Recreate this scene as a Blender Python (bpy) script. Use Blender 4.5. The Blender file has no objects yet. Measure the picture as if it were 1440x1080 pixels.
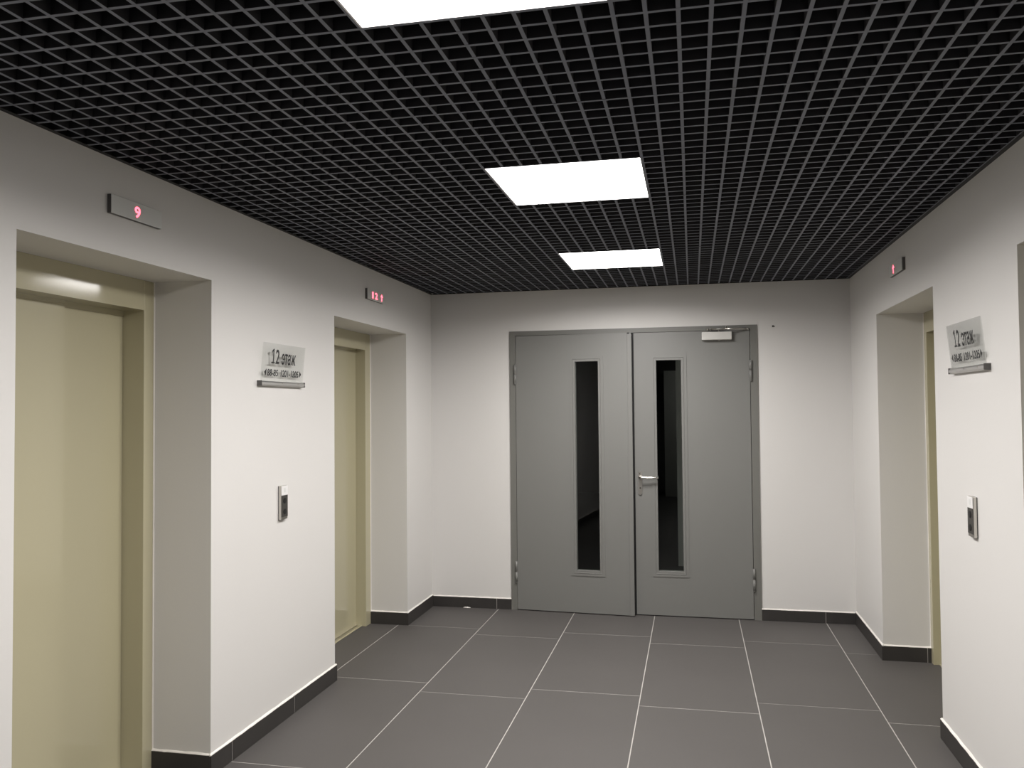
import bpy, bmesh, math, random
from mathutils import Vector, Matrix

random.seed(7)
S = bpy.context.scene
COL = S.collection

# ------------------------------------------------------------------ camera
# solved from the photograph (1440 x 1080): x across the lobby, y towards the grey doors, z up
F_PX = 1165.5
YAW, PITCH, ROLL = math.radians(12.249), math.radians(1.689), math.radians(-0.491)
CAM = Vector((2.0401, -6.3520, 1.5628))
fw = Vector((-math.sin(YAW)*math.cos(PITCH), math.cos(YAW)*math.cos(PITCH), math.sin(PITCH)))
rt = Vector((math.cos(YAW), math.sin(YAW), 0.0))
up = rt.cross(fw)
rt2 = rt*math.cos(ROLL) + up*math.sin(ROLL)
up2 = -rt*math.sin(ROLL) + up*math.cos(ROLL)
cd = bpy.data.cameras.new('camera')
cd.sensor_fit = 'HORIZONTAL'; cd.sensor_width = 36.0; cd.lens = F_PX*36.0/1440.0
cd.clip_start = 0.02; cd.clip_end = 100
cam = bpy.data.objects.new('camera', cd); COL.objects.link(cam)
m = Matrix((rt2, up2, -fw)).transposed().to_4x4(); m.translation = CAM
cam.matrix_world = m
S.camera = cam

# ------------------------------------------------------------------ world, exposure
wd = bpy.data.worlds.new('world'); S.world = wd; wd.use_nodes = True
wd.node_tree.nodes['Background'].inputs[0].default_value = (0.0, 0.0, 0.0, 1)
wd.node_tree.nodes['Background'].inputs[1].default_value = 0.0
S.view_settings.view_transform = 'Standard'; S.view_settings.look = 'None'
S.view_settings.gamma = 1.0; S.view_settings.use_curve_mapping = False
S.view_settings.exposure = 2.0
PANEL_STRENGTH = 2.6            # glow of the diffuser itself
PANEL_WATTS = 9.6               # light each LED panel throws downwards
PANEL_SPREAD = math.radians(166)
PANEL_COLOUR = (1.0, 0.965, 0.94)

# ------------------------------------------------------------------ dimensions
H, W, YB = 2.482, 3.166, -9.6          # louvre height, lobby width, end of lobby behind the camera
DL, DR = 0.28, 0.27                   # depth of lift recesses left / right
PLN = 0.55                             # plenum height above the louvre

# ------------------------------------------------------------------ materials
def mat(name, col, rough=0.5, metal=0.0, bump=0.0, bscale=60.0, var=0.0, vscale=3.0, spec=0.5, coat=0.0):
    ma = bpy.data.materials.new(name); ma.use_nodes = True
    nt = ma.node_tree; b = nt.nodes['Principled BSDF']
    b.inputs['Base Color'].default_value = (*col, 1); b.inputs['Roughness'].default_value = rough
    b.inputs['Metallic'].default_value = metal; b.inputs['Specular IOR Level'].default_value = spec
    b.inputs['Coat Weight'].default_value = coat
    tc = nt.nodes.new('ShaderNodeTexCoord')
    if bump > 0:
        n = nt.nodes.new('ShaderNodeTexNoise'); n.inputs['Scale'].default_value = bscale; n.inputs['Detail'].default_value = 5
        bp = nt.nodes.new('ShaderNodeBump'); bp.inputs['Strength'].default_value = bump; bp.inputs['Distance'].default_value = 0.002
        nt.links.new(tc.outputs['Object'], n.inputs['Vector']); nt.links.new(n.outputs['Fac'], bp.inputs['Height'])
        nt.links.new(bp.outputs['Normal'], b.inputs['Normal'])
    if var > 0:
        n = nt.nodes.new('ShaderNodeTexNoise'); n.inputs['Scale'].default_value = vscale; n.inputs['Detail'].default_value = 6
        mx = nt.nodes.new('ShaderNodeMix'); mx.data_type = 'RGBA'
        mx.inputs[6].default_value = (*[c*(1-var) for c in col], 1); mx.inputs[7].default_value = (*[min(1, c*(1+var)) for c in col], 1)
        nt.links.new(tc.outputs['Object'], n.inputs['Vector']); nt.links.new(n.outputs['Fac'], mx.inputs[0])
        nt.links.new(mx.outputs[2], b.inputs['Base Color'])
    return ma

def emit(name, col, s):
    ma = bpy.data.materials.new(name); ma.use_nodes = True
    nt = ma.node_tree; nt.nodes.remove(nt.nodes['Principled BSDF'])
    e = nt.nodes.new('ShaderNodeEmission'); e.inputs[0].default_value = (*col, 1); e.inputs[1].default_value = s
    nt.links.new(e.outputs[0], nt.nodes['Material Output'].inputs[0]); return ma

def clear(name, tint, ior=1.45, rough=0.02):
    ma = bpy.data.materials.new(name); ma.use_nodes = True
    nt = ma.node_tree; nt.nodes.remove(nt.nodes['Principled BSDF'])
    t = nt.nodes.new('ShaderNodeBsdfTransparent'); t.inputs[0].default_value = (*tint, 1)
    g = nt.nodes.new('ShaderNodeBsdfGlossy'); g.inputs['Roughness'].default_value = rough
    lw_ = nt.nodes.new('ShaderNodeLayerWeight'); lw_.inputs['Blend'].default_value = 0.5
    pw = nt.nodes.new('ShaderNodeMath'); pw.operation = 'POWER'; pw.inputs[1].default_value = 4.0
    f = nt.nodes.new('ShaderNodeMath'); f.operation = 'MULTIPLY_ADD'; f.inputs[1].default_value = 0.9; f.inputs[2].default_value = ((ior - 1)/(ior + 1))**2
    nt.links.new(lw_.outputs['Facing'], pw.inputs[0]); nt.links.new(pw.outputs[0], f.inputs[0])
    x = nt.nodes.new('ShaderNodeMixShader')
    nt.links.new(f.outputs[0], x.inputs[0]); nt.links.new(t.outputs[0], x.inputs[1]); nt.links.new(g.outputs[0], x.inputs[2])
    nt.links.new(x.outputs[0], nt.nodes['Material Output'].inputs[0]); return ma

M_WALL = mat('wall paint', (0.70, 0.686, 0.666), 0.55, bump=0.10, bscale=90, var=0.012, vscale=1.5)
M_CAULK = mat('white caulk', (0.84, 0.81, 0.76), 0.6, bump=0.3, bscale=150)
M_TILE = mat('dark porcelain tile', (0.094, 0.088, 0.084), 0.55, bump=0.05, bscale=250, var=0.07, vscale=2.2, spec=0.22)
M_GROUT = mat('grout', (0.42, 0.40, 0.375), 0.85, var=0.15, vscale=8)
M_SKIRT = mat('dark skirting tile', (0.038, 0.035, 0.033), 0.45, var=0.25, vscale=9)
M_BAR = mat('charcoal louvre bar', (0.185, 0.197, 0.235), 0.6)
M_BARSHADE = mat('shaded louvre side', (0.022, 0.022, 0.026), 0.7)  # near-black stands in for the shade inside the louvre cells
M_PLENUM = mat('plenum black', (0.006, 0.006, 0.007), 0.9)
M_TRIM = mat('charcoal edge trim', (0.012, 0.012, 0.013), 0.6)
M_DOOR = mat('grey door paint', (0.192, 0.192, 0.182), 0.42, var=0.02, vscale=2)
M_FRAME = mat('grey frame paint', (0.165, 0.164, 0.150), 0.45)
M_LIFT = mat('beige lift enamel', (0.47, 0.434, 0.292), 0.40, var=0.015, vscale=2, coat=1.0)
M_LIFT.node_tree.nodes['Principled BSDF'].inputs['Coat Roughness'].default_value = 0.10
M_STEEL = mat('brushed steel', (0.62, 0.60, 0.56), 0.32, 1.0)
M_CHROME = mat('chrome', (0.8, 0.78, 0.74), 0.18, 1.0)
M_ALU = mat('aluminium', (0.70, 0.69, 0.67), 0.38, 0.9)
M_SILVER = mat('silver paint', (0.62, 0.61, 0.58), 0.4, 0.2)
M_CAP = mat('dark end cap', (0.11, 0.105, 0.10), 0.5)
M_DARK = mat('dark plastic', (0.05, 0.047, 0.042), 0.4)
M_BLACK = mat('black rubber', (0.01, 0.01, 0.01), 0.6)
M_WHITE = mat('white plastic', (0.82, 0.81, 0.80), 0.4)
M_INDIC = mat('grey indicator face', (0.72, 0.73, 0.71), 0.35, 0.1)
M_INK = mat('black print', (0.012, 0.012, 0.012), 0.5)
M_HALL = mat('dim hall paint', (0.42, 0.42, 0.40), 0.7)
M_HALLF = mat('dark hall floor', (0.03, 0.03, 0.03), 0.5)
M_GLASS = clear('door glass', (0.86, 0.88, 0.87), 1.33, 0.01)
M_ACRYL = clear('acrylic sheet', (0.975, 0.98, 0.975), 1.33, 0.06)
M_PANEL = emit('led diffuser', PANEL_COLOUR, PANEL_STRENGTH)
M_LED = emit('red led', (1.0, 0.07, 0.10), 1.6)
M_HALLFILL = emit('dim hall fill lamp', (1.0, 0.98, 0.92), 0.8)  # glow for the added, unseen lamps in the hall
M_HALLFILL2 = emit('hall fill lamp', (1.0, 0.98, 0.90), 2.0)

# ------------------------------------------------------------------ mesh helpers
def bm_box(bm, x0, x1, y0, y1, z0, z1):
    v = [bm.verts.new((x, y, z)) for z in (min(z0, z1), max(z0, z1)) for y in (min(y0, y1), max(y0, y1)) for x in (min(x0, x1), max(x0, x1))]
    for f in ((0, 2, 3, 1), (4, 5, 7, 6), (0, 1, 5, 4), (2, 6, 7, 3), (0, 4, 6, 2), (1, 3, 7, 5)):
        bm.faces.new([v[i] for i in f])
    return v

def bm_cyl(bm, a, b, r, n=16, r2=None):
    a = Vector(a); b = Vector(b); r2 = r if r2 is None else r2
    d = (b-a).normalized(); u = d.orthogonal().normalized(); w = d.cross(u)
    A = [bm.verts.new(a + (u*math.cos(t)+w*math.sin(t))*r) for t in [2*math.pi*i/n for i in range(n)]]
    B = [bm.verts.new(b + (u*math.cos(t)+w*math.sin(t))*r2) for t in [2*math.pi*i/n for i in range(n)]]
    for i in range(n):
        f = bm.faces.new((A[i], A[(i+1) % n], B[(i+1) % n], B[i])); f.smooth = True
    bm.faces.new(A[::-1]); bm.faces.new(B)

def bm_tube(bm, pts, r, n=12):
    pts = [Vector(p) for p in pts]; rings = []
    u = None
    for i, p in enumerate(pts):
        d = (pts[min(i+1, len(pts)-1)] - pts[max(i-1, 0)]).normalized()
        u = d.orthogonal().normalized() if u is None else (u - d*u.dot(d)).normalized()
        w = d.cross(u)
        rings.append([bm.verts.new(p + (u*math.cos(t)+w*math.sin(t))*r) for t in [2*math.pi*k/n for k in range(n)]])
    for A, B in zip(rings, rings[1:]):
        for k in range(n):
            f = bm.faces.new((A[k], A[(k+1) % n], B[(k+1) % n], B[k])); f.smooth = True
    bm.faces.new(rings[0][::-1]); bm.faces.new(rings[-1])

def bm_prism(bm, poly, z0, z1):
    A = [bm.verts.new((x, y, z0)) for x, y in poly]; B = [bm.verts.new((x, y, z1)) for x, y in poly]
    n = len(poly)
    for i in range(n): bm.faces.new((A[i], A[(i+1) % n], B[(i+1) % n], B[i]))
    bm.faces.new(A[::-1]); bm.faces.new(B)

def finish(name, bm, ma, parent=None, bevel=0.0, seg=1):
    if bevel > 0:
        bmesh.ops.bevel(bm, geom=[e for e in bm.edges], offset=bevel, segments=seg, affect='EDGES', profile=0.7)
    bmesh.ops.recalc_face_normals(bm, faces=bm.faces)
    me = bpy.data.meshes.new(name); bm.to_mesh(me); bm.free(); me.materials.append(ma)
    o = bpy.data.objects.new(name, me); COL.objects.link(o)
    if parent is not None: o.parent = parent
    return o

def box(name, ma, x0, x1, y0, y1, z0, z1, parent=None, bevel=0.0, seg=1):
    bm = bmesh.new(); bm_box(bm, x0, x1, y0, y1, z0, z1)
    return finish(name, bm, ma, parent, bevel, seg)

def boxes(name, ma, lst, parent=None):
    bm = bmesh.new()
    for b in lst: bm_box(bm, *b)
    return finish(name, bm, ma, parent)

def empty(name, loc=(0, 0, 0), rot=None):
    o = bpy.data.objects.new(name, None); COL.objects.link(o)
    o.empty_display_size = 0.1
    if rot is not None:
        mm = rot.to_4x4(); mm.translation = Vector(loc); o.matrix_world = mm
    else: o.location = loc
    return o

def shade_flanks(o):
    """bars: charcoal lower edge, flanks blackened to paint in the shade of the cells"""
    o.data.materials.append(M_BARSHADE)
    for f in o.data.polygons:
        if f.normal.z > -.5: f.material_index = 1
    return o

def tag(o, label=None, cat=None, group=None, kind=None):
    if label: o['label'] = label
    if cat: o['category'] = cat
    if group: o['group'] = group
    if kind: o['kind'] = kind
    return o

# wall-mounted frames: local X = viewer's right, Y = up, Z = out of the wall
ROT_L = Matrix(((0, 0, 1), (1, 0, 0), (0, 1, 0)))        # columns X->+y, Y->+z, Z->+x
ROT_R = Matrix(((0, 0, -1), (-1, 0, 0), (0, 1, 0)))

# ------------------------------------------------------------------ walls
LO = [(-4.18, -3.112, 2.133), (-1.845, -0.597, 2.115)]    # lift recesses in the left wall (y0, y1, soffit)
RO = [(-4.30, -3.136, 2.124), (-2.09, -0.852, 2.127)]     # in the right wall
def wall_with_recesses(name, xa, xb, rec):
    bm = bmesh.new(); y = YB
    for y0, y1, z in rec:
        bm_box(bm, xa, xb, y, y0, 0, H + PLN); bm_box(bm, xa, xb, y0, y1, z, H + PLN); y = y1
    bm_box(bm, xa, xb, y, 0.0, 0, H + PLN)
    bmesh.ops.remove_doubles(bm, verts=bm.verts, dist=1e-5)
    return finish(name, bm, M_WALL)
tag(wall_with_recesses('wall_left', -DL, 0.0, LO), 'white painted wall with two lift recesses, under the louvre ceiling', 'wall', kind='structure')
tag(wall_with_recesses('wall_right', W, W + DR, RO), 'white painted wall with lift recesses, opposite the nearer lift door', 'wall', kind='structure')
FX0, FX1, FZ = 0.645, 2.516, 2.166                        # outer edges of the grey door frame
tag(boxes('wall_back', M_WALL, [(-DL, FX0 + .01, 0, .2, 0, H + PLN), (FX1 - .01, W + DR, 0, .2, 0, H + PLN), (FX0 + .01, FX1 - .01, 0, .2, FZ - .01, H + PLN)]),
    'white end wall around the grey double door', 'wall', kind='structure')
tag(box('wall_front', M_DOOR, -DL, W + DR, YB - .2, YB, 0, H + PLN), 'grey wall closing the lobby behind', 'wall', kind='structure')

# ------------------------------------------------------------------ floor
floor = tag(empty('floor', (1.6, -4.5, 0)), 'dark grey porcelain tile floor with pale joints', 'floor', kind='structure')
floor.location = (0, 0, 0)
box('grout_bed', M_GROUT, -.70, W + .62, YB, 0.0, -.05, -.0012, floor)
XS = [-.70, -.068, .541, 1.139, 1.743, 2.353, 2.961, W + .62]
OFF = [-.60, -.60, -.748, -.592, -.741, -.582, -.745]
PITCHY, JT = 1.181, .0052
tile_mesh = {}
for c in range(7):
    ys = [0.0]; y = OFF[c]
    while y > YB + .05: ys.append(y); y -= PITCHY
    ys.append(YB)
    for a, b in zip(ys, ys[1:]):
        x0, x1, y1, y0 = XS[c] + JT/2, XS[c+1] - JT/2, a - JT/2, b + JT/2
        if y1 - y0 < .02: continue
        key = (c, round(y1 - y0, 4)); cx, cy = (x0 + x1)/2, (y0 + y1)/2
        if key in tile_mesh:
            o = bpy.data.objects.new('tile', tile_mesh[key]); COL.objects.link(o); o.parent = floor
        else:
            o = box('tile', M_TILE, -(x1-x0)/2, (x1-x0)/2, -(y1-y0)/2, (y1-y0)/2, -.009, 0, floor, bevel=.0008)
            tile_mesh[key] = o.data
        o.location = (cx, cy, random.uniform(-.0004, 0))

# ------------------------------------------------------------------ skirting tiles
def skirting(name, label, runs, h=.088, t=.010):
    e = tag(empty(name), label, 'baseboard', kind='structure')
    for (ax, pos, out, a, b, joints) in runs:
        # ax: axis the run follows ('x' or 'y'); pos: wall face; out: direction it stands proud
        cuts = [a] + [j for j in joints if a < j < b] + [b]
        for i, (s0, s1) in enumerate(zip(cuts, cuts[1:])):
            s0 += .0015 if i else 0; s1 -= .0015 if i < len(cuts) - 2 else 0
            p0, p1 = pos, pos + out*t
            if ax == 'y': box('skirting_tile', M_SKIRT, p0, p1, s0, s1, 0, h, e, bevel=.0008)
            else: box('skirting_tile', M_SKIRT, s0, s1, p0, p1, 0, h, e, bevel=.0008)
        # grout behind the joints and the uneven bead of filler along the top
        bm = bmesh.new()
        n = max(2, int((b - a)/.03)); prev = None
        for k in range(n + 1):
            s = a + (b - a)*k/n; hh = h + .007 + random.uniform(-.0015, .002); tt = t*random.uniform(.75, 1.0)
            pr = []
            for d, z in ((0.0, h - .002), (tt, h - .002), (tt, h + .002), (.002, hh), (0.0, hh)):
                q = pos + out*d
                pr.append(bm.verts.new((q, s, z) if ax == 'y' else (s, q, z)))
            if prev:
                for i in range(5): bm.faces.new((prev[i], prev[(i+1) % 5], pr[(i+1) % 5], pr[i]))
            else: bm.faces.new(pr)
            prev = pr
        bm.faces.new(prev)
        finish('filler_bead', bm, M_CAULK, e)
        bm = bmesh.new()
        for j in cuts[1:-1]:
            p0, p1 = pos, pos + out*(t - .001)
            if ax == 'y': bm_box(bm, p0, p1, j - .0014, j + .0014, 0, h)
            else: bm_box(bm, j - .0014, j + .0014, p0, p1, 0, h)
        if bm.verts: finish('joint', bm, M_GROUT, e)
        else: bm.free()
    return e
J = [-9.5 + .597*i for i in range(20)]
skirting('baseboard_left', 'dark skirting tiles with white filler bead along the left lift wall',
    [('y', 0, 1, YB, -4.18 + .01, J), ('y', 0, 1, -3.112 - .01, -1.845 + .01, [-2.955, -2.36]), ('y', 0, 1, -.597 - .01, -.010, []),
     ('x', -3.112, -1, -DL, 0, []), ('x', -.597, -1, -DL, 0, []), ('x', -1.845, 1, -DL, 0, []), ('x', -4.18, 1, -DL, 0, [])])
skirting('baseboard_right', 'dark skirting tiles with white filler bead along the wall opposite the nearer lift door',
    [('y', W, -1, YB, -4.30 + .01, J), ('y', W, -1, -3.136 - .01, -2.09 + .01, [-2.56]), ('y', W, -1, -.852 - .01, -.010, []),
     ('x', -3.136, -1, W, W + DR, []), ('x', -.852, -1, W, W + DR, [W + DR - .022]), ('x', -2.09, 1, W, W + DR, [])])
skirting('baseboard_back', 'dark skirting tiles on both sides of the grey double door',
    [('x', 0, -1, 0, FX0, [.527]), ('x', 0, -1, FX1, W, [2.957])], h=.080)

# ------------------------------------------------------------------ ceiling: open louvre of charcoal bars
LX0, LS, MOD, CELL = 1.2716, .588, .6, .075
LY = [-.8967 - 1.8*i for i in range(3)]                   # far edges of the light modules (-0.9, -2.7, -4.5 ...)
def in_light_y(y): return any(l - MOD + .01 < y < l - .01 for l in LY)
ceil = tag(empty('ceiling'), 'black open cell louvre ceiling of charcoal bars', 'ceiling', kind='structure')
bm = bmesh.new()
g = .012
bm_box(bm, g, W - g, YB + g, -g, H + PLN - .03, H + PLN)
for b in ((g, g + .01, YB + g, -g), (W - g - .01, W - g, YB + g, -g), (g, W - g, -g - .01, -g), (g, W - g, YB + g, YB + g + .01)):
    bm_box(bm, *b, H + .03, H + PLN)
finish('plenum', bm, M_PLENUM, ceil)
BW, BH = .0105, .040
xk = LX0; 
while xk - CELL > .02: xk -= CELL
k0 = round((xk - LX0)/CELL); kn = int((W - .01 - LX0)/CELL)
bar_cache = {}
for k in range(k0, kn + 1):
    x = LX0 + k*CELL
    cut = 0 < k < 8
    if cut not in bar_cache:
        bm = bmesh.new(); y = 0.0 - .004
        seams = [LY[0] + MOD*j for j in range(2, -20, -1)]
        segs = []; cuts = [s for s in seams if YB < s < -.05]
        pts = [-.004] + cuts + [YB + .004]
        for a, b in zip(pts, pts[1:]):
            if cut and in_light_y((a + b)/2): continue
            bm_box(bm, -BW/2, BW/2, b + .0035, a - .0035, H, H + BH)
        o = shade_flanks(finish('louvre_bar', bm, M_BAR, ceil)); bar_cache[cut] = o.data
    else:
        o = bpy.data.objects.new('louvre_bar', bar_cache[cut]); COL.objects.link(o); o.parent = ceil
    o.location.x = x + random.uniform(-.0006, .0006)
    if random.random() < .5: o.location.z = random.uniform(0, .0012)
j0 = -int((0.0 - LY[0])/CELL)
cross = {}
j = j0; count = 0
while True:
    y = LY[0] - CELL*j
    if y < YB + .02: break
    c = in_light_y(y)
    if c not in cross:
        bm = bmesh.new()
        if c: bm_box(bm, .004, LX0, -BW/2, BW/2, H + .0006, H + BH); bm_box(bm, LX0 + MOD, W - .004, -BW/2, BW/2, H + .0006, H + BH)
        else: bm_box(bm, .004, W - .004, -BW/2, BW/2, H + .0006, H + BH)
        o = shade_flanks(finish('louvre_bar', bm, M_BAR, ceil)); cross[c] = o.data
    else:
        o = bpy.data.objects.new('louvre_bar', cross[c]); COL.objects.link(o); o.parent = ceil
    o.location.y = y + random.uniform(-.0006, .0006)
    if (j % 8) == 0: o.location.z = -.001
    j += 1
def ltrim(name, bl, label):
    return tag(boxes(name, M_TRIM, bl), label, 'trim', kind='structure')
ltrim('trim_1', [(0, .020, YB, 0, H - .001, H + .0), (0, .002, YB, 0, H, H + .03)], 'thin dark ceiling edge trim along the left lift wall')
ltrim('trim_2', [(W - .020, W, YB, 0, H - .001, H + .0), (W - .002, W, YB, 0, H, H + .03)], 'thin dark ceiling edge trim along the right lift wall')
ltrim('trim_3', [(.02, W - .02, -.020, 0, H - .001, H + .0), (.02, W - .02, -.002, 0, H, H + .03)], 'thin dark ceiling edge trim above the grey double door')

# ------------------------------------------------------------------ ceiling lights
LLAB = ['square white LED ceiling panel nearest the grey double door', 'square white LED ceiling panel, second out from the grey double door',
        'square white LED ceiling panel, third out from the grey double door']
for i, ly in enumerate(LY):
    c = (LX0 + MOD/2, ly - MOD/2, H)
    e = tag(empty('ceiling_light', c), LLAB[i], 'ceiling light', 'LED panels set in the louvre ceiling')
    h = LS/2; q = h + .005
    boxes('frame', M_WHITE, [(-q, -h, -q, q, 0, .03), (h, q, -q, q, 0, .03), (-h, h, -q, -h, 0, .03), (-h, h, h, q, 0, .03), (-q, q, -q, q, .03, .035)], e)
    box('diffuser', M_PANEL, -h, h, -h, h, .002, .006, e)
    ld = bpy.data.lights.new('panel_light', 'AREA'); ld.shape = 'SQUARE'; ld.size = LS - .01
    ld.energy = PANEL_WATTS; ld.color = PANEL_COLOUR; ld.spread = PANEL_SPREAD
    lo = bpy.data.objects.new('panel_light', ld); COL.objects.link(lo); lo.parent = e; lo.location = (0, 0, .0015)

# ------------------------------------------------------------------ grey double door (door_1)
door = tag(empty('door_1', (0, 0, 0)), 'grey steel double door with two narrow glass strips', 'door', kind='structure')
IX0, IX1, IZ = .692, 2.463, 2.131                          # inside of the frame face
boxes('door_frame', M_FRAME, [(FX0, IX0, -.010, .10, 0, FZ), (IX1, FX1, -.010, .10, 0, FZ), (IX0, IX1, -.010, .10, IZ, FZ),
      (IX0, IX0 + .02, .045, .10, 0, IZ), (IX1 - .02, IX1, .045, .10, 0, IZ), (IX0 + .02, IX1 - .02, .045, .10, IZ - .02, IZ)], door)
LT = .052                                                  # leaf thickness
def leaf(x_hinge, width, sgn, ang, gx0, gx1, gz0, gz1, ztop, zbot):
    """leaf with local origin at its hinge edge; +x towards the lock edge after mirroring by sgn"""
    yf = -.013                                             # front face
    X = lambda x: sgn*(x - 0)                              # local x
    a0, a1 = sorted((X(0), X(width)))
    g0, g1 = sorted((gx0 - x_hinge, gx1 - x_hinge))
    o = boxes('door_leaf', M_DOOR, [(a0, g0, yf, yf + LT, zbot, ztop), (g1, a1, yf, yf + LT, zbot, ztop), (g0, g1, yf, yf + LT, zbot, gz0), (g0, g1, yf, yf + LT, gz1, ztop)], door)
    o.location = (x_hinge, 0, 0); o.rotation_euler = (0, 0, ang)
    # raised surround plate and bevelled beads
    w = .040
    boxes('window_surround', M_DOOR, [(g0 - w, g0, yf - .005, yf, gz0 - w, gz1 + w), (g1, g1 + w, yf - .005, yf, gz0 - w, gz1 + w),
          (g0, g1, yf - .005, yf, gz0 - w, gz0), (g0, g1, yf - .005, yf, gz1, gz1 + w)], o)
    def bead(p):                                           # p: list of 8 corners
        bm = bmesh.new(); v = [bm.verts.new(q) for q in p]
        for f in ((0, 1, 2, 3), (4, 7, 6, 5), (0, 4, 5, 1), (1, 5, 6, 2), (2, 6, 7, 3), (3, 7, 4, 0)): bm.faces.new([v[i] for i in f])
        finish('glazing_bead', bm, M_DOOR, o)
    b, d0, d1 = .018, yf - .008, yf + .018
    A = [(g0 - b, gz0 - b), (g1 + b, gz0 - b), (g1 + b, gz1 + b), (g0 - b, gz1 + b)]
    I = [(g0 + .001, gz0 + .001), (g1 - .001, gz0 + .001), (g1 - .001, gz1 - .001), (g0 + .001, gz1 - .001)]
    for k in range(4):
        n = (k + 1) % 4
        bead([(A[k][0], d0, A[k][1]), (A[n][0], d0, A[n][1]), (I[n][0], d1, I[n][1]), (I[k][0], d1, I[k][1]),
              (A[k][0], d1 + .004, A[k][1]), (A[n][0], d1 + .004, A[n][1]), (I[n][0], d1 + .004, I[n][1]), (I[k][0], d1 + .004, I[k][1])])
    box('glass_pane', M_GLASS, g0, g1, yf + .020, yf + .026, gz0, gz1, o)
    for hz0, hz1 in ((1.757, 1.905), (.216, .376)):
        bm = bmesh.new(); hx = -.006*sgn; hy = yf - .006
        zm = (hz0 + hz1)/2
        bm_cyl(bm, (hx, hy, hz0), (hx, hy, zm - .002), .0095); bm_cyl(bm, (hx, hy, zm + .002), (hx, hy, hz1), .0095)
        bm_cyl(bm, (hx, hy, zm - .003), (hx, hy, zm + .003), .006); bm_cyl(bm, (hx, hy, hz0 - .010), (hx, hy, hz0), .004, r2=.0095)
        bm_box(bm, hx, hx + sgn*.012, hy + .001, hy + .010, zm + .004, hz1); bm_box(bm, hx, hx - sgn*.010, hy + .001, hy + .010, hz0, zm - .004)
        finish('hinge', bm, M_DOOR, o)
        bm = bmesh.new(); bm_cyl(bm, (hx + sgn*.004, hy - .008, zm + .006), (hx + sgn*.004, hy - .0115, zm + .006), .004)
        finish('hinge_screw', bm, M_CHROME, o)
    return o
lw = .902
L = leaf(IX0 + .004, lw, 1, -math.radians(3.4), 1.166, 1.345, .326, 1.918, IZ - .004, .007)
R = leaf(IX1 - .004, .848, -1, 0.0, 1.777, 1.962, .334, 1.917, IZ - .003, .007)
# folded lock edge of the leaf that stands ajar, with its rubber seal
box('edge_strip', M_DOOR, lw - .030, lw + .004, -.022, -.013, .007, IZ - .016, L, bevel=.004, seg=2)
box('edge_seal', M_BLACK, lw, lw + .006, -.004, .012, .012, IZ - .03, L)
box('bolt_keep', M_BLACK, lw - .030, lw - .012, -.014, .010, IZ - .0125, IZ - .003, L)
box('gap_shade', M_BLACK, -.848 - .020, -.848, .006, .030, .008, IZ - .006, R)  # black strip standing in for the shadow in the gap between leaves
# lever handle on its long plate
bm = bmesh.new(); hx = -(IX1 - .004) + 1.648; z0, z1, r = .903, 1.080, .0155
poly = [(hx + r*math.cos(t), z0 + r + r*math.sin(t)) for t in [math.pi + math.pi*i/12 for i in range(13)]] + [(hx + r*math.cos(t), z1 - r + r*math.sin(t)) for t in [math.pi*i/12 for i in range(13)]]
bm_prism(bm, poly, 0, .008)
o = finish('handle_plate', bm, M_STEEL, R); o.data.transform(Matrix(((1, 0, 0, 0), (0, 0, -1, -.013), (0, 1, 0, 0), (0, 0, 0, 1)))); 
bm = bmesh.new(); zl = 1.035
pts = [(hx, -.018, zl), (hx, -.045, zl)]
pts += [(hx + .014*(1 - math.cos(t)), -.045 - .014*math.sin(t), zl) for t in [math.pi/2*i/6 for i in range(1, 7)]]
xe = hx + .132
pts += [(xe - .012, -.059, zl)] + [(xe - .012 + .012*math.sin(t), -.059 + .012*(1 - math.cos(t)), zl - .001) for t in [math.pi/2*i/6 for i in range(1, 7)]] + [(xe, -.026, zl - .003)]
bm_tube(bm, pts, .0085)
finish('lever_handle', bm, M_CHROME, R)
bm = bmesh.new(); bm_cyl(bm, (hx, -.020, zl), (hx, -.027, zl), .013); bm_cyl(bm, (hx - .004, -.021, 1.066), (hx - .004, -.0235, 1.066), .005)
bm_cyl(bm, (hx, -.021, .955), (hx, -.0235, .955), .006)
finish('handle_rose', bm, M_CHROME, R)

# door closer
dc = tag(empty('door_closer', (2.2245, -.013, 2.058)), 'silver door closer on the grey door leaf with lever handle', 'door closer')
box('body', M_SILVER, -.107, .107, -.046, 0, 0, .058, dc, bevel=.003, seg=2)
bm = bmesh.new(); bm_cyl(bm, (.018, -.024, -.006), (.018, -.024, .076), .008)
finish('spindle', bm, M_STEEL, dc)
bm = bmesh.new(); bm_tube(bm, [(.018, -.024, .070), (.072, -.075, .074)], .0075)
finish('main_arm', bm, M_CAP, dc)
bm = bmesh.new(); bm_tube(bm, [(.072, -.075, .076), (.222, -.012, .077)], .0065); bm_cyl(bm, (.222, -.012, .070), (.222, -.012, .084), .009)
finish('forearm', bm, M_STEEL, dc)
bm = bmesh.new(); bm_tube(bm, [(.064, -.072, .078), (-.052, -.022, .078)], .0045); bm_cyl(bm, (-.058, -.020, .078), (-.072, -.012, .078), .0075); bm_cyl(bm, (-.042, -.028, .078), (-.050, -.024, .078), .0075)
finish('hold_open_rod', bm, M_STEEL, dc)
bm = bmesh.new(); bm_cyl(bm, (.068, -.074, .070), (.068, -.074, .094), .010, r2=.005); bm_cyl(bm, (.068, -.074, .094), (.068, -.074, .100), .005)
finish('elbow_screw', bm, M_CHROME, dc)
box('frame_bracket', M_CAP, -.078, .235, .001, .004, .066, .088, dc)

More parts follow.
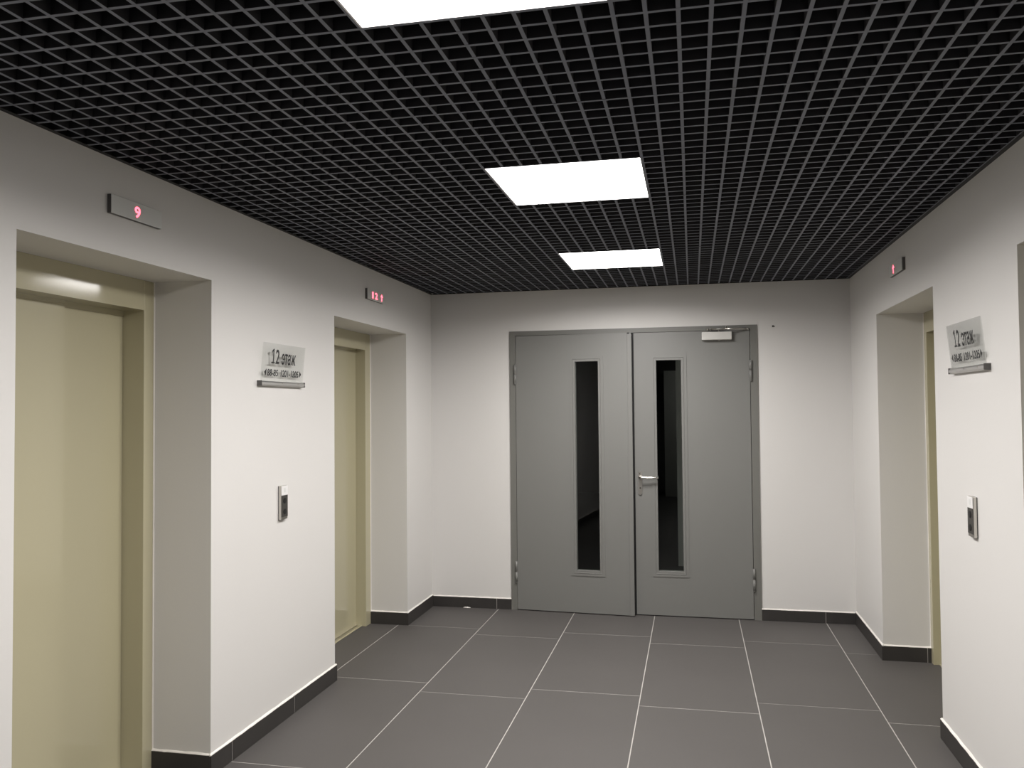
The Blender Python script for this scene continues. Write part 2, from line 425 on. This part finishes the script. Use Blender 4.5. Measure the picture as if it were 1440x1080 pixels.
# small hook on the end wall
bm = bmesh.new(); bm_cyl(bm, (0, 0, 0), (0, -.006, 0), .007); bm_tube(bm, [(0, -.005, 0), (.004, -.012, -.002), (.012, -.014, -.002)], .003)
o = finish('wall_screw', bm, M_DARK); o.location = (2.629, 0, 2.151)
tag(o, 'tiny dark screw in the white wall beside the grey double door', 'screw')

# ------------------------------------------------------------------ lift doors
def lift(name, label, rot, face, yc, width, soffit, xj, depth, header_z=2.003, pd=.105, split=.61):
    """rot: wall frame; local X viewer's right, Y up, Z out of the wall; Z = -depth is the back of the recess"""
    e = tag(empty(name, (face, yc, 0), rot), label, 'door', kind='structure')
    h = width/2; jw = xj; zf = -depth                      # front face of the steel portal
    for s in (-1, 1):
        x0, x1 = sorted((s*h, s*(h - jw)))
        box('jamb', M_LIFT, x0, x1, 0, soffit, zf - .13, zf, e, bevel=.0015)
        xs = s*(h - .0035)
        box('sealant', M_CAULK, xs - .0035, xs + .0035, .09, soffit, zf - .002, zf + .003, e)
    boxes('header', M_LIFT, [(-h + jw, h - jw, header_z, soffit, zf - .13, zf - .0006), (-h + jw, -h + jw + (width - 2*jw)*split , header_z - .012, header_z, zf - .13, zf - pd + .018),
                             (-h + jw + (width - 2*jw)*split, h - jw, header_z - .024, header_z, zf - .13, zf - pd + .003)], e)
    c = h - jw; ov = -c + 2*c*split
    box('door_panel', M_LIFT, -c, ov + (0), .006, header_z - .010, zf - pd - .014, zf - pd + .0145, e, bevel=.002)
    box('door_panel', M_LIFT, ov - .03, c, .006, header_z - .022, zf - pd - .045, zf - pd, e, bevel=.002)
    sill = box('sill', M_STEEL, -c, c, 0, .004, zf - .16, zf - .03, e)
    boxes('sill_groove', M_LIFT, [(-c, c, .004, .007, zf - .085, zf - .078), (-c, c, .004, .007, zf - .045, zf - .03)], sill)
    return e
lift('door_2', 'beige steel lift door in the recess below the single red figure', ROT_L, 0, (LO[0][0] + LO[0][1])/2, LO[0][1] - LO[0][0], LO[0][2], .070, DL)
lift('door_3', 'beige steel lift door in the recess next to the end wall, below the two-figure red display', ROT_L, 0, (LO[1][0] + LO[1][1])/2, LO[1][1] - LO[1][0], LO[1][2], .095, DL, 1.996, .075)
lift('door_4', 'beige steel lift door in the right wall next to the end wall', ROT_R, W, (RO[1][0] + RO[1][1])/2, RO[1][1] - RO[1][0], RO[1][2], .050, DR)
lift('door_5', 'beige steel lift door in the right wall beyond the sign pier', ROT_R, W, (RO[0][0] + RO[0][1])/2, RO[0][1] - RO[0][0], RO[0][2], .050, DR)

# ------------------------------------------------------------------ lettering helper
def letters(name, txt, size, ma, parent, x0, x1, y0, z, h=None, thick=.0006):
    """text mesh stretched to run from x0 to x1 with its base line at y0 (cap height h)"""
    cu = bpy.data.curves.new('txt', 'FONT'); cu.body = txt; cu.size = size; cu.resolution_u = 4; cu.offset = size*.016
    t = bpy.data.objects.new('txt', cu); COL.objects.link(t)
    bpy.context.view_layer.update()
    me = bpy.data.meshes.new_from_object(t.evaluated_get(bpy.context.evaluated_depsgraph_get()))
    bpy.data.objects.remove(t); bpy.data.curves.remove(cu)
    xs = [v.co.x for v in me.vertices]; yy = [v.co.y for v in me.vertices]
    sx = (x1 - x0)/(max(xs) - min(xs)); sy = h/(max(yy) - min(0, min(yy))) if h else sx
    mx = min(xs)
    for v in me.vertices: v.co = ((v.co.x - mx)*sx + x0, v.co.y*sy + y0, z)
    bm = bmesh.new(); bm.from_mesh(me)
    r = bmesh.ops.extrude_face_region(bm, geom=bm.faces[:])
    for g_ in r['geom']:
        if isinstance(g_, bmesh.types.BMVert): g_.co.z += thick
    bpy.data.meshes.remove(me)
    return finish(name, bm, ma, parent)

# ------------------------------------------------------------------ floor signs
def sign(label, rot, face, y, z, width=.455):
    e = tag(empty('floor_sign', (face, y, z), rot), label, 'sign', 'floor number signs beside the lifts')
    h = width/2
    # clamp rail
    bm = bmesh.new(); bm_prism(bm, [(0, 0), (.020, .001), (.025, .006), (.025, .016), (.018, .023), (0, .024)], -h + .004, h - .004)
    o = finish('clamp_rail', bm, M_ALU, e); o.data.transform(Matrix(((0, 0, 1, 0), (0, 1, 0, 0), (1, 0, 0, 0), (0, 0, 0, 1))))
    o.data.flip_normals()
    for s in (-1, 1):
        x0, x1 = sorted((s*(h - .004), s*h)); box('end_cap', M_CAP, x0, x1, -.001, .025, 0, .0265, e, bevel=.001)
    for x in (-.02, .15):
        bm = bmesh.new(); bm_cyl(bm, (x, .015, .024), (x, .015, .0265), .0035); finish('grub_screw', bm, M_STEEL, e)
    pl = box('acrylic_plate', M_ACRYL, -h + .008, h - .008, 0, .190, 0, .004, e, bevel=.0006)
    pl.location = (0, .020, .011); pl.rotation_euler = (math.radians(5.5), 0, 0)
    wd_ = width - .016; xl = -wd_/2
    zz = .0042
    bm = bmesh.new()                                       # figure one with its flag and foot
    bm_prism(bm, [(xl + wd_*a, b) for a, b in ((.198, .092), (.276, .092), (.276, .099), (.247, .099), (.247, .164), (.232, .164), (.200, .153), (.200, .143), (.230, .152), (.230, .099), (.198, .099))], zz, zz + .0006)
    finish('lettering', bm, M_INK, pl)
    letters('lettering', '2', .07, M_INK, pl, xl + wd_*.290, xl + wd_*.375, .092, zz, .072)
    letters('lettering', 'этаж', .07, M_INK, pl, xl + wd_*.43, xl + wd_*.77, .092, zz, .056)
    bm = bmesh.new(); bm_prism(bm, [(xl + wd_*.060, .047), (xl + wd_*.105, .030), (xl + wd_*.105, .064)], zz, zz + .0006); finish('arrow', bm, M_INK, pl)
    bm = bmesh.new(); bm_prism(bm, [(xl + wd_*.940, .047), (xl + wd_*.895, .064), (xl + wd_*.895, .030)], zz, zz + .0006); finish('arrow', bm, M_INK, pl)
    letters('lettering', '88-85', .03, M_INK, pl, xl + wd_*.130, xl + wd_*.370, .030, zz, .034)
    letters('lettering', '1201-1205', .03, M_INK, pl, xl + wd_*.440, xl + wd_*.870, .030, zz, .034)
    return e
sign('clear acrylic floor sign on the pier between the two recessed beige lift doors', ROT_L, 0, -2.500, 1.684)
sign('clear acrylic floor sign on the pier facing the lift with the single red figure', ROT_R, W, -2.622, 1.697)

# ------------------------------------------------------------------ call buttons
def call(label, rot, face, y, z0, z1, w=.068):
    e = tag(empty('call_panel', (face, y, z0), rot), label, 'call button', 'lift call panels on the piers')
    h = z1 - z0; a = w/2
    box('back_plate', M_DARK, -a + .001, a - .001, .001, h - .001, 0, .004, e)
    box('housing', M_STEEL, -a, a, .003, h, .004, .0175, e, bevel=.002, seg=2)
    box('display_cover', M_WHITE, -a + .001, a - .001, h*.72, h - .001, .0175, .0195, e, bevel=.0008)
    box('floor_display', M_INDIC, -.009, .009, h*.80, h*.93, .0195, .0199, e)
    f = box('button_plate', M_DARK, -a + .001, a - .001, .016, h*.715, .0175, .0190, e, bevel=.0006)
    for yy in (h*.56, h*.24):
        bm = bmesh.new(); bm_cyl(bm, (0, yy, .019), (0, yy, .0205), .0145, 24); bm_cyl(bm, (0, yy, .0205), (0, yy, .0215), .011, 24)
        finish('button', bm, M_BLACK, f)
    return e
call('slim lift call panel with two dark buttons on the left wall pier', ROT_L, 0, -2.485, 1.010, 1.183)
call('slim lift call panel with two dark buttons on the right wall pier', ROT_R, W, -2.619, 1.018, 1.186)

# ------------------------------------------------------------------ lift position indicators
def indicator(label, rot, face, y, z, glyphs, w=.288, h=.068):
    e = tag(empty('lift_indicator', (face, y, z), rot), label, 'display', 'red displays over the lifts')
    a = w/2
    box('housing', M_CAP, -a, a, -h/2, h/2, 0, .015, e, bevel=.001)
    box('front_plate', M_INDIC, -a, a, -h/2, h/2, .0152, .019, e, bevel=.0012)
    for txt, x0, x1 in glyphs:
        if txt == 'arrow':
            bm = bmesh.new(); xm = (x0 + x1)/2
            bm_prism(bm, [(xm, .023), (x1, .004), (xm + .006, .006), (xm + .006, -.023), (xm - .006, -.023), (xm - .006, .006), (x0, .004)], .0191, .0199)
            finish('red_arrow', bm, M_LED, e)
        else: letters('red_figures', txt, .04, M_LED, e, x0, x1, -.021, .0191, .042)
    return e
indicator('grey lift display with a single red figure, above the lift beside the signed pier', ROT_L, 0, -3.630, 2.311, [('9', -.018, .014)])
indicator('grey lift display with two red figures and an arrow, near the end wall', ROT_L, 0, -1.230, 2.309, [('1', -.070, -.048), ('2', -.020, .025), ('arrow', .078, .120)])
indicator('grey lift display with a red arrow above the lift recess in the right wall', ROT_R, W, -1.445, 2.322, [('arrow', -.066, -.022)])

# ------------------------------------------------------------------ dim hall beyond the glass strips
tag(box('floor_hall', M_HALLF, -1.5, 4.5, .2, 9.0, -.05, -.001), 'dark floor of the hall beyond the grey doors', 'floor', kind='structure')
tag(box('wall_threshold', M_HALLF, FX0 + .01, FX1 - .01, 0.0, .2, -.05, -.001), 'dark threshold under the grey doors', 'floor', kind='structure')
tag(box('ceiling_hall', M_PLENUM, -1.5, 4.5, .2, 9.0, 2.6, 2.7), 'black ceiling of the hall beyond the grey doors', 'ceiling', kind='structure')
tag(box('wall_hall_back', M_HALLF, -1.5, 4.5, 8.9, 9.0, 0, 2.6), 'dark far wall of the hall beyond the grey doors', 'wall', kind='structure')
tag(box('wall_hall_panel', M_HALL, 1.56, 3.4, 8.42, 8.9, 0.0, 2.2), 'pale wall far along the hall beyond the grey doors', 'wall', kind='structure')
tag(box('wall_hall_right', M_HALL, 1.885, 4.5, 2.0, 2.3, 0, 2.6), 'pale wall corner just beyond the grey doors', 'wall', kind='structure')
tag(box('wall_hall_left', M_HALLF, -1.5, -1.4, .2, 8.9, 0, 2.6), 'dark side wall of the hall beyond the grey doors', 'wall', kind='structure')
o = box('hall_fill_lamp', M_HALLFILL2, -.3, .3, -.3, .3, 0, .03); o.location = (3.2, 1.0, 2.57)  # unseen lamp added to brighten the wall corner behind the glass
tag(o, 'added unseen square fill lamp in the hall beyond the grey doors', 'ceiling light')
o = box('hall_fill_lamp', M_HALLFILL, -.3, .3, -.3, .3, 0, .03); o.location = (2.6, 7.4, 2.57)  # second unseen lamp, added to lift the far hall wall
tag(o, 'added unseen square fill lamp at the far end of the hall', 'ceiling light')

# ------------------------------------------------------------------ dried plaster at the foot of the skirting
bm = bmesh.new(); n = 14; ring = []
for k in range(n + 1):
    u = k/n; a = math.sin(math.pi*u); x = (u - .5)*.06
    hh = .0015 + .007*a*random.uniform(.5, 1.0); dd = .002 + .006*a*random.uniform(.6, 1.0)
    ring.append([bm.verts.new((x, 0, 0)), bm.verts.new((x, -dd, 0)), bm.verts.new((x, -dd*.5, hh*.7)), bm.verts.new((x, 0, hh))])
for A, B in zip(ring, ring[1:]):
    for i in range(4): bm.faces.new((A[i], A[(i + 1) % 4], B[(i + 1) % 4], B[i]))
bm.faces.new(ring[0]); bm.faces.new(ring[-1])
o = finish('plaster_crumb', bm, M_CAULK); o.location = (.285, -.0098, 0)
tag(o, 'small white plaster crumb at the foot of the dark skirting beside the double door', 'plaster')
